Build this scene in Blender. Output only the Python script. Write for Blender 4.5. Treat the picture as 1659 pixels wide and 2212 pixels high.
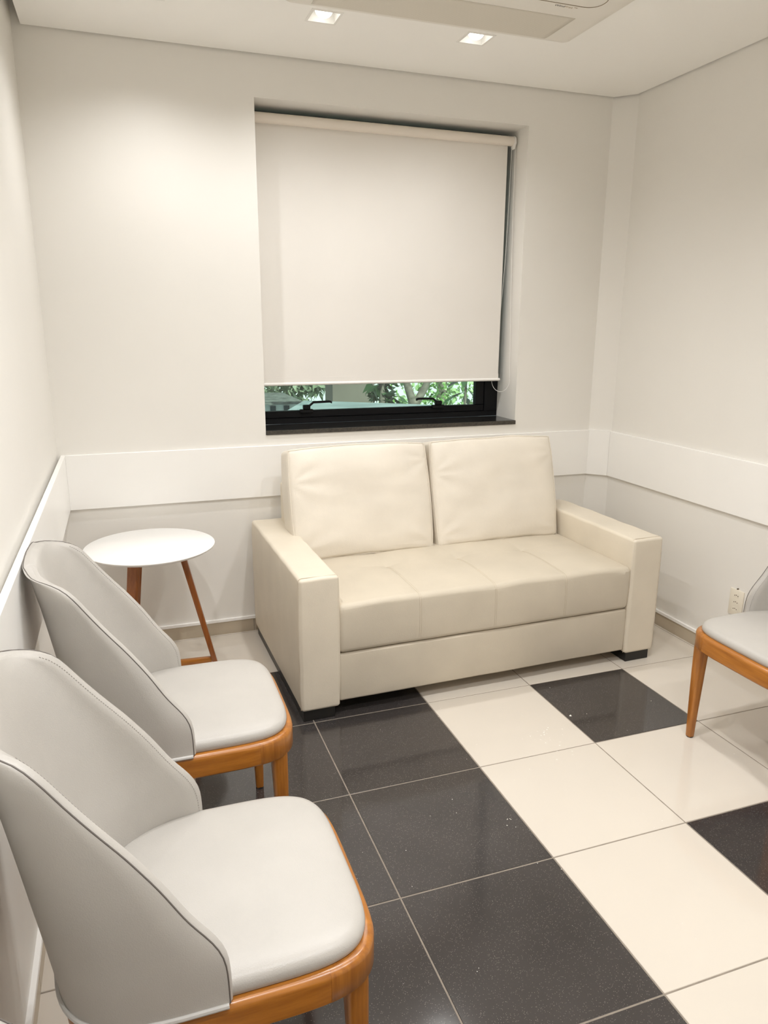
import bpy, bmesh, math, random
from mathutils import Vector, Matrix, noise
random.seed(7)
scene = bpy.context.scene
for o in list(bpy.data.objects):
    bpy.data.objects.remove(o)
COL = scene.collection
PI = math.pi

# ------------------------------------------------------------------ camera
cam_d = bpy.data.cameras.new('camera')
cam = bpy.data.objects.new('camera', cam_d)
COL.objects.link(cam)
cam_d.sensor_fit = 'HORIZONTAL'
cam_d.sensor_width = 36.0
cam_d.lens = 36.0 * 1580.8 / 1659.0
cam_d.clip_start = 0.02
Rm = Matrix(((0.943578, 0.078264, -0.32177), (-0.331122, 0.236016, -0.913595), (0.004441, 0.968592, 0.248614)))
cam.matrix_world = Matrix.Translation((-0.6283, -2.627, 1.5805)) @ Rm.to_4x4()
scene.camera = cam

# ------------------------------------------------------------------ world, exposure
SPOT_W = (26.0, 49.0, 50.0)      # lamps by the window, middle row, row behind the camera
SPOT_COL = (1.0, 0.99, 0.985)
world = bpy.data.worlds.new('world')
scene.world = world
world.use_nodes = True
bg = world.node_tree.nodes['Background']
bg.inputs[0].default_value = (0.88, 0.95, 1.0, 1)
bg.inputs[1].default_value = 0.45
sun_d = bpy.data.lights.new('sun', 'SUN')
sun_d.energy = 5.0
sun_d.angle = 0.02
sun_d.color = (1.0, 0.97, 0.9)
sun = bpy.data.objects.new('sun', sun_d)
COL.objects.link(sun)
sun.rotation_euler = (math.radians(40), 0, math.radians(12))
scene.view_settings.view_transform = 'Standard'
scene.view_settings.look = 'None'
scene.view_settings.gamma = 1.0
scene.view_settings.use_curve_mapping = False
scene.view_settings.exposure = 0.0
scene.cycles.max_bounces = 18
scene.cycles.diffuse_bounces = 12
scene.cycles.glossy_bounces = 6

# ------------------------------------------------------------------ measures of the room
XL, XR, YB, YF = -0.944, 2.020, 1.019, -3.30
ZC, ZTOP = 2.743, 2.86
WX0, WX1, WZ0, WZ1 = 0.0253, 1.4347, 1.060, 2.569      # window opening
XC, YK = 1.9286, 0.923                                   # splayed corner

# ------------------------------------------------------------------ materials
def new_mat(name):
    m = bpy.data.materials.new(name)
    m.use_nodes = True
    nt = m.node_tree
    return m, nt, nt.nodes['Principled BSDF']

def coords(nt, scale=(1, 1, 1)):
    tc = nt.nodes.new('ShaderNodeTexCoord')
    mp = nt.nodes.new('ShaderNodeMapping')
    mp.inputs['Scale'].default_value = scale
    nt.links.new(tc.outputs['Object'], mp.inputs[0])
    return mp.outputs[0]

def tex_noise(nt, vec, scale, detail=4, rough=0.5):
    n = nt.nodes.new('ShaderNodeTexNoise')
    n.inputs['Scale'].default_value = scale
    n.inputs['Detail'].default_value = detail
    n.inputs['Roughness'].default_value = rough
    nt.links.new(vec, n.inputs['Vector'])
    return n.outputs['Fac']

def ramp(nt, fac, stops):
    r = nt.nodes.new('ShaderNodeValToRGB')
    el = r.color_ramp.elements
    while len(el) < len(stops):
        el.new(0.5)
    for e, (p, c) in zip(el, stops):
        e.position = p
        e.color = (*c, 1)
    nt.links.new(fac, r.inputs[0])
    return r.outputs[0]

def bump(nt, b, height, strength, dist=0.002):
    bn = nt.nodes.new('ShaderNodeBump')
    bn.inputs['Strength'].default_value = strength
    bn.inputs['Distance'].default_value = dist
    nt.links.new(height, bn.inputs['Height'])
    nt.links.new(bn.outputs[0], b.inputs['Normal'])

def plain(name, col, rough=0.5, var=0.04, scale=6, bs=0.0, bscale=200, metal=0.0, coat=0.0, spec=0.5, bd=0.002):
    m, nt, b = new_mat(name)
    v = coords(nt)
    f = tex_noise(nt, v, scale)
    lo = tuple(c * (1 - var) for c in col)
    hi = tuple(min(1, c * (1 + var)) for c in col)
    nt.links.new(ramp(nt, f, [(0.3, lo), (0.7, hi)]), b.inputs['Base Color'])
    b.inputs['Roughness'].default_value = rough
    b.inputs['Metallic'].default_value = metal
    b.inputs['Specular IOR Level'].default_value = spec
    if coat:
        b.inputs['Coat Weight'].default_value = coat
        b.inputs['Coat Roughness'].default_value = 0.12
    if bs:
        bump(nt, b, tex_noise(nt, v, bscale, 3), bs, bd)
    return m

def leather(name, col, rough=0.42, wr=0.25):
    m, nt, b = new_mat(name)
    v = coords(nt)
    f = tex_noise(nt, v, 5, 5)
    nt.links.new(ramp(nt, f, [(0.3, tuple(c * 0.95 for c in col)), (0.7, tuple(min(1, c * 1.04) for c in col))]), b.inputs['Base Color'])
    b.inputs['Roughness'].default_value = rough
    b.inputs['Specular IOR Level'].default_value = 0.45
    vo = nt.nodes.new('ShaderNodeTexVoronoi')
    vo.inputs['Scale'].default_value = 420
    nt.links.new(v, vo.inputs['Vector'])
    n1 = tex_noise(nt, v, 26, 4, 0.6)
    mx = nt.nodes.new('ShaderNodeMath')
    mx.operation = 'MULTIPLY_ADD'
    nt.links.new(n1, mx.inputs[0])
    mx.inputs[1].default_value = 2.2
    nt.links.new(vo.outputs['Distance'], mx.inputs[2])
    bump(nt, b, mx.outputs[0], wr, 0.0012)
    return m

def wood(name, c0, c1, axis=2, rough=0.33):
    m, nt, b = new_mat(name)
    sc = [9, 9, 9]
    sc[axis] = 0.8
    v = coords(nt, tuple(sc))
    f = tex_noise(nt, v, 9, 6, 0.6)
    nt.links.new(ramp(nt, f, [(0.28, c0), (0.72, c1)]), b.inputs['Base Color'])
    b.inputs['Roughness'].default_value = rough
    b.inputs['Coat Weight'].default_value = 0.35
    b.inputs['Coat Roughness'].default_value = 0.2
    bump(nt, b, f, 0.08, 0.001)
    return m

def tile_dark():
    m, nt, b = new_mat('dark_tile')
    tc = nt.nodes.new('ShaderNodeTexCoord')
    geo = nt.nodes.new('ShaderNodeNewGeometry')
    v = geo.outputs['Position']
    base = ramp(nt, tex_noise(nt, v, 3, 3), [(0.3, (0.035, 0.031, 0.030)), (0.7, (0.046, 0.041, 0.040))])
    vo = nt.nodes.new('ShaderNodeTexVoronoi')
    vo.inputs['Scale'].default_value = 330
    nt.links.new(v, vo.inputs['Vector'])
    msk = ramp(nt, vo.outputs['Distance'], [(0.10, (1, 1, 1)), (0.22, (0, 0, 0))])
    sel = nt.nodes.new('ShaderNodeMath')
    sel.operation = 'GREATER_THAN'
    sel.inputs[1].default_value = 0.62
    sep = nt.nodes.new('ShaderNodeSeparateColor')
    nt.links.new(vo.outputs['Color'], sep.inputs[0])
    nt.links.new(sep.outputs[0], sel.inputs[0])
    ml = nt.nodes.new('ShaderNodeMath')
    ml.operation = 'MULTIPLY'
    nt.links.new(msk, ml.inputs[0])
    nt.links.new(sel.outputs[0], ml.inputs[1])
    mx = nt.nodes.new('ShaderNodeMix')
    mx.data_type = 'RGBA'
    nt.links.new(ml.outputs[0], mx.inputs['Factor'])
    nt.links.new(base, mx.inputs['A'])
    mx.inputs['B'].default_value = (0.42, 0.38, 0.34, 1)
    nt.links.new(mx.outputs['Result'], b.inputs['Base Color'])
    b.inputs['Roughness'].default_value = 0.10
    b.inputs['IOR'].default_value = 1.72
    return m

M = {}
M['wall'] = plain('wall_paint', (0.80, 0.783, 0.745), 0.42, 0.012, 2, 0.02, 90, spec=0.35)
M['trim'] = plain('white_lacquer', (0.90, 0.892, 0.87), 0.32, 0.01, 3)
M['ceiling'] = plain('ceiling_paint', (0.93, 0.92, 0.89), 0.8, 0.01, 2, 0.02, 60)
M['cream_tile'] = plain('cream_tile', (0.63, 0.58, 0.51), 0.09, 0.02, 1.7)
M['dark_tile'] = tile_dark()
M['grout'] = plain('grout', (0.25, 0.215, 0.175), 0.9, 0.15, 30)
M['base_tile'] = plain('baseboard_tile', (0.50, 0.43, 0.33), 0.3, 0.03, 5)
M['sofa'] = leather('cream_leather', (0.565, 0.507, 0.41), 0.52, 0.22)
M['sofa_arm'] = leather('cream_leather_arms', (0.685, 0.622, 0.515), 0.48, 0.22)  # same leather as the seat, lightened to make up for dim light on arms
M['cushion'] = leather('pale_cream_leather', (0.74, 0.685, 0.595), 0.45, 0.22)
M['sofa_seam'] = plain('cream_thread', (0.50, 0.43, 0.33), 0.7)
M['black_plastic'] = plain('black_plastic', (0.012, 0.011, 0.010), 0.35)
M['grey'] = leather('grey_leather', (0.455, 0.435, 0.405), 0.36, 0.16)
M['grey_seam'] = plain('grey_seam', (0.13, 0.115, 0.105), 0.6)
M['grey_thread'] = plain('grey_thread', (0.33, 0.31, 0.285), 0.7)
M['welt'] = plain('light_grey_welt', (0.52, 0.51, 0.49), 0.4)
WA, WB = (0.27, 0.088, 0.008), (0.46, 0.175, 0.022)
M['wood_x'] = wood('honey_wood_x', WA, WB, 0)
M['wood_y'] = wood('honey_wood_y', WA, WB, 1)
M['wood_z'] = wood('honey_wood_z', WA, WB, 2)
TA, TB = (0.20, 0.055, 0.010), (0.36, 0.115, 0.022)
M['table_wood'] = wood('table_wood', TA, TB, 2)
M['table_top'] = plain('table_white', (0.90, 0.895, 0.88), 0.28, 0.005)
M['blind'] = plain('blind_fabric', (0.80, 0.775, 0.737), 0.75, 0.015, 3, 0.05, 900, spec=0.2)
M['blind_roll'] = plain('blind_roll_fabric', (0.79, 0.73, 0.655), 0.7, 0.02, 4)
M['white_plastic'] = plain('white_plastic', (0.85, 0.84, 0.81), 0.35, 0.01)
M['ivory_plastic'] = plain('ivory_plastic', (0.78, 0.73, 0.62), 0.4, 0.01)
M['dark_hole'] = plain('socket_hole', (0.10, 0.07, 0.04), 0.7)
M['frame'] = plain('black_aluminium', (0.006, 0.006, 0.007), 0.5, 0.1, spec=0.2)
M['granite'] = plain('black_granite', (0.016, 0.015, 0.014), 0.16, 0.6, 160)
M['granite_edge'] = plain('granite_edge', (0.045, 0.038, 0.030), 0.45, 0.5, 120)
M['ac'] = plain('ac_plastic', (0.80, 0.77, 0.71), 0.45, 0.01)
M['ac_line'] = plain('ac_gap', (0.22, 0.17, 0.10), 0.7)
M['ink'] = plain('dark_print', (0.05, 0.05, 0.05), 0.6)
M['ink2'] = plain('tan_print', (0.52, 0.43, 0.32), 0.6)
M['crumb'] = plain('plaster_crumb', (0.85, 0.82, 0.76), 0.9)
M['door'] = plain('door_white', (0.78, 0.75, 0.70), 0.4, 0.01)

def ac_grille():
    m, nt, b = new_mat('ac_grille')
    v = coords(nt)
    w = nt.nodes.new('ShaderNodeTexWave')
    w.bands_direction = 'Y'
    w.inputs['Scale'].default_value = 60
    nt.links.new(v, w.inputs['Vector'])
    nt.links.new(ramp(nt, w.outputs['Fac'], [(0.2, (0.63, 0.59, 0.51)), (0.8, (0.72, 0.68, 0.60))]), b.inputs['Base Color'])
    b.inputs['Roughness'].default_value = 0.6
    bump(nt, b, w.outputs['Fac'], 0.3, 0.001)
    return m
M['ac_grille'] = ac_grille()

def emis(name, col, s):
    m, nt, b = new_mat(name)
    b.inputs['Emission Color'].default_value = (*col, 1)
    b.inputs['Emission Strength'].default_value = s
    return m
M['bulb'] = emis('lamp_glow', (1.0, 0.97, 0.92), 3.0)

def glass_mat():
    m, nt, b = new_mat('green_glass')
    nt.nodes.remove(b)
    out = nt.nodes['Material Output']
    tr = nt.nodes.new('ShaderNodeBsdfTransparent')
    tr.inputs[0].default_value = (0.80, 0.92, 0.87, 1)
    gl = nt.nodes.new('ShaderNodeBsdfGlossy')
    gl.inputs['Roughness'].default_value = 0.02
    fr = nt.nodes.new('ShaderNodeFresnel')
    fr.inputs[0].default_value = 1.5
    mx = nt.nodes.new('ShaderNodeMixShader')
    nt.links.new(fr.outputs[0], mx.inputs[0])
    nt.links.new(tr.outputs[0], mx.inputs[1])
    nt.links.new(gl.outputs[0], mx.inputs[2])
    nt.links.new(mx.outputs[0], out.inputs[0])
    return m
M['glass'] = glass_mat()
M['concrete'] = plain('outdoor_concrete', (0.33, 0.40, 0.42), 0.8, 0.25, 3, 0.2, 30)
M['brown_wall'] = plain('outdoor_render', (0.27, 0.235, 0.20), 0.9, 0.12, 2)
M['far_wall'] = plain('far_pale_wall', (0.90, 0.93, 0.93), 0.9, 0.03, 1)
M['far_roof'] = plain('far_roof', (0.16, 0.17, 0.16), 0.9, 0.5, 9)
M['far_window'] = plain('far_window', (0.05, 0.08, 0.10), 0.2)
M['bark'] = plain('bark', (0.27, 0.24, 0.20), 0.9, 0.35, 14, 0.5, 30)
M['leaf'] = plain('leaf_green', (0.24, 0.48, 0.12), 0.5, 0.5, 2.5)
M['leaf_light'] = plain('leaf_light', (0.45, 0.65, 0.30), 0.6, 0.45, 3)
M['leaf_dark'] = plain('leaf_dark', (0.055, 0.12, 0.05), 0.45, 0.4, 3)
M['leaf_grey'] = plain('leaf_grey', (0.30, 0.36, 0.24), 0.6, 0.5, 3)

# ------------------------------------------------------------------ helpers
def link(name, me, mat, parent=None, smooth=True, ang=40):
    if isinstance(mat, (list, tuple)):
        for m in mat:
            me.materials.append(m)
    elif mat is not None:
        me.materials.append(mat)
    if smooth:
        me.polygons.foreach_set('use_smooth', [True] * len(me.polygons))
        me.set_sharp_from_angle(angle=math.radians(ang))
    o = bpy.data.objects.new(name, me)
    COL.objects.link(o)
    if parent:
        o.parent = parent
    return o

def mesh(name, verts, faces, mat, parent=None, smooth=True, ang=40):
    me = bpy.data.meshes.new(name)
    me.from_pydata([tuple(v) for v in verts], [], faces)
    bm = bmesh.new()
    bm.from_mesh(me)
    bmesh.ops.recalc_face_normals(bm, faces=bm.faces)
    bm.to_mesh(me)
    bm.free()
    me.update()
    return link(name, me, mat, parent, smooth, ang)

class MB:
    """collects boxes / tubes / prisms into one mesh"""
    def __init__(s):
        s.v, s.f = [], []
    def add(s, v, f):
        n = len(s.v)
        s.v += [tuple(a) for a in v]
        s.f += [tuple(i + n for i in q) for q in f]
        return s
    def box(s, x0, x1, y0, y1, z0, z1):
        return s.add([(x, y, z) for z in (z0, z1) for y in (y0, y1) for x in (x0, x1)],
                     [(0, 2, 3, 1), (4, 5, 7, 6), (0, 1, 5, 4), (2, 6, 7, 3), (0, 4, 6, 2), (1, 3, 7, 5)])
    def prism(s, poly, z0, z1):
        n = len(poly)
        v = [(x, y, z0) for x, y in poly] + [(x, y, z1) for x, y in poly]
        f = [tuple(range(n))[::-1], tuple(range(n, 2 * n))] + [(i, (i + 1) % n, n + (i + 1) % n, n + i) for i in range(n)]
        return s.add(v, f)
    def tube(s, pts, r, n=8, closed=False, caps=True):
        pts = [Vector(p) for p in pts]
        N = len(pts)
        rr = r if isinstance(r, (list, tuple)) else [r] * N
        v, f = [], []
        prev = None
        for i, p in enumerate(pts):
            a = pts[(i - 1) % N] if (closed or i > 0) else p
            b = pts[(i + 1) % N] if (closed or i < N - 1) else p
            t = (b - a)
            if t.length < 1e-9:
                t = Vector((0, 0, 1))
            t.normalize()
            if prev is None:
                u = t.orthogonal().normalized()
            else:
                u = (prev - t * prev.dot(t))
                u = u.normalized() if u.length > 1e-6 else t.orthogonal().normalized()
            prev = u
            w = t.cross(u)
            for k in range(n):
                an = 2 * PI * k / n
                v.append(p + (u * math.cos(an) + w * math.sin(an)) * rr[i])
        for i in range(N if closed else N - 1):
            j = (i + 1) % N
            for k in range(n):
                k2 = (k + 1) % n
                f.append((i * n + k, i * n + k2, j * n + k2, j * n + k))
        if caps and not closed:
            f.append(tuple(range(n))[::-1])
            f.append(tuple((N - 1) * n + k for k in range(n)))
        return s.add(v, f)
    def build(s, name, mat, parent=None, smooth=True, ang=40):
        return mesh(name, s.v, s.f, mat, parent, smooth, ang)

def bevel_me(o, w, seg=2):
    bm = bmesh.new()
    bm.from_mesh(o.data)
    es = [e for e in bm.edges if len(e.link_faces) == 2 and e.calc_face_angle(0) > 0.6]
    bmesh.ops.bevel(bm, geom=es, offset=w, segments=seg, affect='EDGES', profile=0.5)
    bm.to_mesh(o.data)
    bm.free()
    o.data.polygons.foreach_set('use_smooth', [True] * len(o.data.polygons))
    o.data.set_sharp_from_angle(angle=math.radians(35))
    return o

def box(name, x0, x1, y0, y1, z0, z1, mat, parent=None, bev=0.0, seg=2):
    o = MB().box(x0, x1, y0, y1, z0, z1).build(name, mat, parent)
    if bev:
        bevel_me(o, bev, seg)
    return o

def axis_pts(s, r, n):
    k = 4
    a = [-s + r - r * math.cos(PI / 2 * i / k) * 0 - r + r * (1 - math.cos(PI / 2 * i / k)) * 0 for i in range(0)]
    out = []
    for i in range(k):
        out.append(-s + r * i / k)
    inner = [-(s - r) + 2 * (s - r) * i / n for i in range(n + 1)]
    out += inner
    for i in range(1, k + 1):
        out.append(s - r + r * i / k)
    return out

def rbox(name, sx, sy, sz, r, n, mat, parent=None, deform=None, ang=60):
    """soft rounded box centred on 0, half sizes s, dense grid, optional deform"""
    X, Y, Z = axis_pts(sx, r, n[0]), axis_pts(sy, r, n[1]), axis_pts(sz, r, n[2])
    nx, ny, nz = len(X) - 1, len(Y) - 1, len(Z) - 1
    idx, verts, faces = {}, [], []
    def vid(i, j, k):
        key = (i, j, k)
        if key not in idx:
            p = Vector((X[i], Y[j], Z[k]))
            q = Vector((max(-(sx - r), min(sx - r, p.x)), max(-(sy - r), min(sy - r, p.y)), max(-(sz - r), min(sz - r, p.z))))
            d = p - q
            if d.length > 1e-9:
                # map the square corner to an even arc
                m = max(abs(d.x), abs(d.y), abs(d.z))
                e = Vector([math.tan(c / m * PI / 4) if m > 0 else 0 for c in d])
                d = e.normalized() * r * (m / r)
            p = q + d
            idx[key] = len(verts)
            verts.append(Vector(deform(p)) if deform else p)
        return idx[key]
    for j in range(ny):
        for k in range(nz):
            faces.append((vid(0, j, k), vid(0, j, k + 1), vid(0, j + 1, k + 1), vid(0, j + 1, k)))
            faces.append((vid(nx, j, k), vid(nx, j + 1, k), vid(nx, j + 1, k + 1), vid(nx, j, k + 1)))
    for i in range(nx):
        for k in range(nz):
            faces.append((vid(i, 0, k), vid(i + 1, 0, k), vid(i + 1, 0, k + 1), vid(i, 0, k + 1)))
            faces.append((vid(i, ny, k), vid(i, ny, k + 1), vid(i + 1, ny, k + 1), vid(i + 1, ny, k)))
    for i in range(nx):
        for j in range(ny):
            faces.append((vid(i, j, 0), vid(i, j + 1, 0), vid(i + 1, j + 1, 0), vid(i + 1, j, 0)))
            faces.append((vid(i, j, nz), vid(i + 1, j, nz), vid(i + 1, j + 1, nz), vid(i, j + 1, nz)))
    return mesh(name, verts, faces, mat, parent, True, ang)

def empty(name, loc=(0, 0, 0), rz=0.0):
    o = bpy.data.objects.new(name, None)
    o.empty_display_size = 0.1
    COL.objects.link(o)
    o.location = loc
    o.rotation_euler = (0, 0, rz)
    return o

def tag(o, label, cat, group=None):
    o['label'] = label
    o['category'] = cat
    if group:
        o['group'] = group
    return o

def struct(o, label=None):
    o['kind'] = 'structure'
    if label:
        o['label'] = label
    return o

def copy_tree(o, parent=None):
    c = o.copy()
    COL.objects.link(c)
    c.parent = parent
    for ch in list(o.children):
        copy_tree(ch, c)
    return c

# ================================================================== ROOM SHELL
WT = 0.221
wb = MB()
wb.box(XL - 0.15, WX0, YB, YB + WT, -0.05, ZTOP)
wb.box(WX1, XR + 0.15, YB, YB + WT, -0.05, ZTOP)
wb.box(WX0, WX1, YB, YB + WT, -0.05, WZ0 - 0.022)
wb.box(WX0, WX1, YB, YB + WT, WZ1, ZTOP)
struct(wb.build('wall_back', M['wall'], smooth=False), 'off-white painted back wall around the window')
struct(MB().box(XL - 0.15, XL, YF, YB, -0.05, ZTOP).build('wall_left', M['wall'], smooth=False), 'off-white painted left wall behind the grey chairs')
wr = MB().prism([(XR, YF), (XR + 0.15, YF), (XR + 0.15, YB), (XC, YB), (XR, YK)], -0.05, ZTOP)
struct(wr.build('wall_right', M['wall'], smooth=False), 'off-white painted right wall with splayed corner')
struct(MB().box(XL - 0.15, XR + 0.15, YF - 0.15, YF, -0.05, ZTOP).build('wall_front', M['wall'], smooth=False), 'plain wall opposite the window')

# floor : screed with grout, tiles as pieces
floor = MB().box(XL, XR, YF, YB, -0.05, -0.0012).build('floor', M['grout'], smooth=False)
struct(floor, 'polished tile floor of dark and cream squares')
def tile_mesh(w, d, mat, nm):
    b = bmesh.new()
    bmesh.ops.create_cube(b, size=1)
    bmesh.ops.scale(b, vec=(w, d, 0.010), verts=b.verts)
    top = [e for e in b.edges if all(v.co.z > 0 for v in e.verts)]
    bmesh.ops.bevel(b, geom=top, offset=0.0012, segments=1, affect='EDGES')
    me = bpy.data.meshes.new(nm)
    b.to_mesh(me)
    b.free()
    me.materials.append(mat)
    return me
cache = {}
G = 0.0022
xs = [XL, -0.5, 0.0, 0.5, 1.0, 1.5, 2.0, XR]
ys = [YF] + [-3.0 + 0.5 * i for i in range(9)] + [YB]
for i in range(len(xs) - 1):
    for j in range(len(ys) - 1):
        w, d = xs[i + 1] - xs[i] - 2 * G, ys[j + 1] - ys[j] - 2 * G
        if w < 0.005 or d < 0.005:
            continue
        cx, cy = (xs[i] + xs[i + 1]) / 2, (ys[j] + ys[j + 1]) / 2
        dark = (-0.5 <= cx < 0.5 and cy < 0.5)
        if 1.0 < cx < 1.5 and cy < 0:
            dark = int(math.floor(cy / 0.5)) % 2 != 0
        key = (round(w, 4), round(d, 4), dark)
        if key not in cache:
            cache[key] = tile_mesh(w, d, M['dark_tile'] if dark else M['cream_tile'], 'tile')
        t = bpy.data.objects.new('tile', cache[key])
        COL.objects.link(t)
        t.parent = floor
        t.location = (cx, cy, -0.005)

# ceiling : dropped panel with a shadow gap, holes for the downlights
SPOTS = [(0.222, 0.520), (0.880, 0.520), (-0.436, 0.520)] + [(x, y) for y in (-0.86, -2.24) for x in (-0.436, 0.222, 0.880)]
HS = 0.060
cxs = sorted(set([-0.908, XR - 0.012] + [round(x + s * HS, 4) for x, _ in SPOTS for s in (-1, 1)]))
cys = sorted(set([YF, YB - 0.012] + [round(y + s * HS, 4) for _, y in SPOTS for s in (-1, 1)]))
cv, cf, cid = [], [], {}
def cvid(x, y, z):
    k = (round(x, 4), round(y, 4), z)
    if k not in cid:
        cid[k] = len(cv)
        cv.append(k)
    return cid[k]
ZCT = ZC + 0.075
def solid(i, j):
    if i < 0 or j < 0 or i >= len(cxs) - 1 or j >= len(cys) - 1:
        return False
    mx, my = (cxs[i] + cxs[i + 1]) / 2, (cys[j] + cys[j + 1]) / 2
    return not any(abs(mx - x) < HS and abs(my - y) < HS for x, y in SPOTS)
for i in range(len(cxs) - 1):
    for j in range(len(cys) - 1):
        if not solid(i, j):
            continue
        a, b, c, d = cxs[i], cxs[i + 1], cys[j], cys[j + 1]
        for z in (ZC, ZCT):
            cf.append((cvid(a, c, z), cvid(b, c, z), cvid(b, d, z), cvid(a, d, z)))
        for (di, dj, p, q) in ((-1, 0, (a, c), (a, d)), (1, 0, (b, c), (b, d)), (0, -1, (a, c), (b, c)), (0, 1, (a, d), (b, d))):
            if not solid(i + di, j + dj):
                cf.append((cvid(*p, ZC), cvid(*q, ZC), cvid(*q, ZCT), cvid(*p, ZCT)))
# cut off the panel's corner to follow the splayed wall
for k, (x, y, z) in enumerate(cv):
    pass
ceil = mesh('ceiling', cv, cf, M['ceiling'], None, False)
bm = bmesh.new()
bm.from_mesh(ceil.data)
n2 = Vector((YB - YK, XR - XC, 0)).normalized()
bmesh.ops.bisect_plane(bm, geom=list(bm.verts) + list(bm.edges) + list(bm.faces), plane_co=Vector((XC, YB, 0)) - n2 * 0.012, plane_no=n2, clear_outer=True)
bm.to_mesh(ceil.data)
bm.free()
struct(ceil, 'flat white dropped ceiling with a dark shadow gap along the walls')
slab = struct(MB().box(XL - 0.15, XR + 0.15, YF - 0.15, YB + WT, ZTOP, ZTOP + 0.1).build('ceiling_slab', M['ceiling'], smooth=False), 'slab above the dropped ceiling')

# chair rail boards
ZT0, ZT1, TT = 0.725, 0.986, 0.0148
t1 = box('trim_1', XL + 0.033, XC - 0.004, YB - TT, YB, ZT0, ZT1, M['trim'], None, 0.0015, 1)
struct(t1, 'wide white board along the back wall behind the sofa')
for sx, sz in ((-0.811, 0.857), (1.86, 0.86)):
    c = MB().tube([(sx, YB - TT - 0.0012, sz), (sx, YB - TT + 0.001, sz)], 0.008, 16).build('screw_cap', M['trim'], t1)
t2 = box('trim_2', XL + 0.014, XL + 0.033, YF, YB, ZT0, ZT1, M['trim'], None, 0.0015, 1)
struct(t2, 'wide white board along the left wall behind the chairs')
for yy in (0.85, -0.4, -1.6, -2.8):
    box('batten', XL, XL + 0.014, yy - 0.03, yy + 0.03, ZT0 + 0.06, ZT1 - 0.06, M['trim'], t2)
t3 = box('trim_3', XR - TT, XR, YF, YK - 0.006, ZT0, ZT1, M['trim'], None, 0.0015, 1)
struct(t3, 'wide white board along the right wall')
d2 = Vector((XR - XC, YK - YB)).normalized()
nn = Vector((-n2.x, -n2.y))
A, B = Vector((XC, YB)), Vector((XR, YK))
pp = [A, B, B + nn * TT + d2 * (-0.0060), A + nn * TT + d2 * 0.0075]
t4 = MB().prism([tuple(q) for q in pp], ZT0, ZT1).build('trim_4', M['trim'])
struct(t4, 'short white board facet across the splayed corner')

# tiled baseboards with a white cap strip
def baseboard(nm, pieces, label):
    root = None
    for kind, args in pieces:
        o = box(nm if root is None else kind, *args, M['trim'] if kind == 'cap_strip' else M['base_tile'], root, 0.0008, 1)
        if root is None:
            root = o
    return struct(root, label)
BH, CH = 0.070, 0.085
pcs = [('cap_strip', (XL, XC, YB - 0.014, YB, BH, CH))]
bxs = [XL + 0.01, -0.575, -0.075, 0.425, 0.925, 1.425, XC]
for a, b in zip(bxs, bxs[1:]):
    pcs.append(('baseboard_tile', (a + 0.001, b - 0.001, YB - 0.009, YB, 0, BH)))
baseboard('baseboard_back', pcs, 'beige tile baseboard with white cap strip under the window wall')
pcs = [('cap_strip', (XL, XL + 0.014, YF, YB - 0.014, BH, CH))]
yy = YB - 0.01
while yy > YF + 0.02:
    pcs.append(('baseboard_tile', (XL, XL + 0.009, max(YF, yy - 0.5) + 0.001, yy - 0.001, 0, BH)))
    yy -= 0.5
baseboard('baseboard_left', pcs, 'beige tile baseboard with white cap strip behind the chairs')
pcs = [('cap_strip', (XR - 0.014, XR, YF, YK, BH, CH))]
yy = YK
for nxt in (0.44, -0.06, -0.56, -1.06, -1.56, -2.06, -2.56, -3.06, YF):
    pcs.append(('baseboard_tile', (XR - 0.009, XR, nxt + 0.001, yy - 0.001, 0, BH)))
    yy = nxt
baseboard('baseboard_right', pcs, 'beige tile baseboard with white cap strip along the right wall')

# ================================================================== WINDOW
win = empty('window_1', (0, 0, 0))
struct(win, 'black aluminium window mostly covered by the blind')
FY0, FY1 = 1.2405, 1.2855
EL, ER, ET = 0.09, 0.02, 0.06       # how far the frame runs on behind the wall
fx0, fx1 = WX0 - EL, WX1 + ER
box('frame_bottom', fx0, fx1, FY0, FY1, WZ0, WZ0 + 0.030, M['frame'], win, 0.002, 1)
box('frame_top', fx0, fx1, FY0, FY1, WZ1 - 0.16, WZ1 + ET, M['frame'], win, 0.002, 1)  # made deeper, unseen behind the blind, to keep daylight off the soffit
box('frame_side', fx0, fx0 + 0.05, FY0, FY1, WZ0 + 0.03, WZ1 - 0.16, M['frame'], win, 0.002, 1)
box('frame_side', WX1 - 0.082, fx1, FY0, FY1, WZ0 + 0.03, WZ1 - 0.16, M['frame'], win, 0.002, 1)
SX0, SX1 = fx0 + 0.052, WX1 - 0.084
box('sash_bottom', SX0, SX1, FY0 + 0.006, FY1, WZ0 + 0.031, WZ0 + 0.068, M['frame'], win, 0.003, 1)
box('sash_top', SX0, SX1, FY0 + 0.006, FY1, WZ1 - 0.205, WZ1 - 0.161, M['frame'], win, 0.003, 1)
box('sash_side', SX0, SX0 + 0.05, FY0 + 0.006, FY1, WZ0 + 0.068, WZ1 - 0.205, M['frame'], win, 0.003, 1)
box('sash_side', SX1 - 0.052, SX1, FY0 + 0.006, FY1, WZ0 + 0.068, WZ1 - 0.205, M['frame'], win, 0.003, 1)
box('glass_pane', SX0 + 0.045, SX1 - 0.046, 1.262, 1.268, WZ0 + 0.062, WZ1 - 0.20, M['glass'], win)
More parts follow.
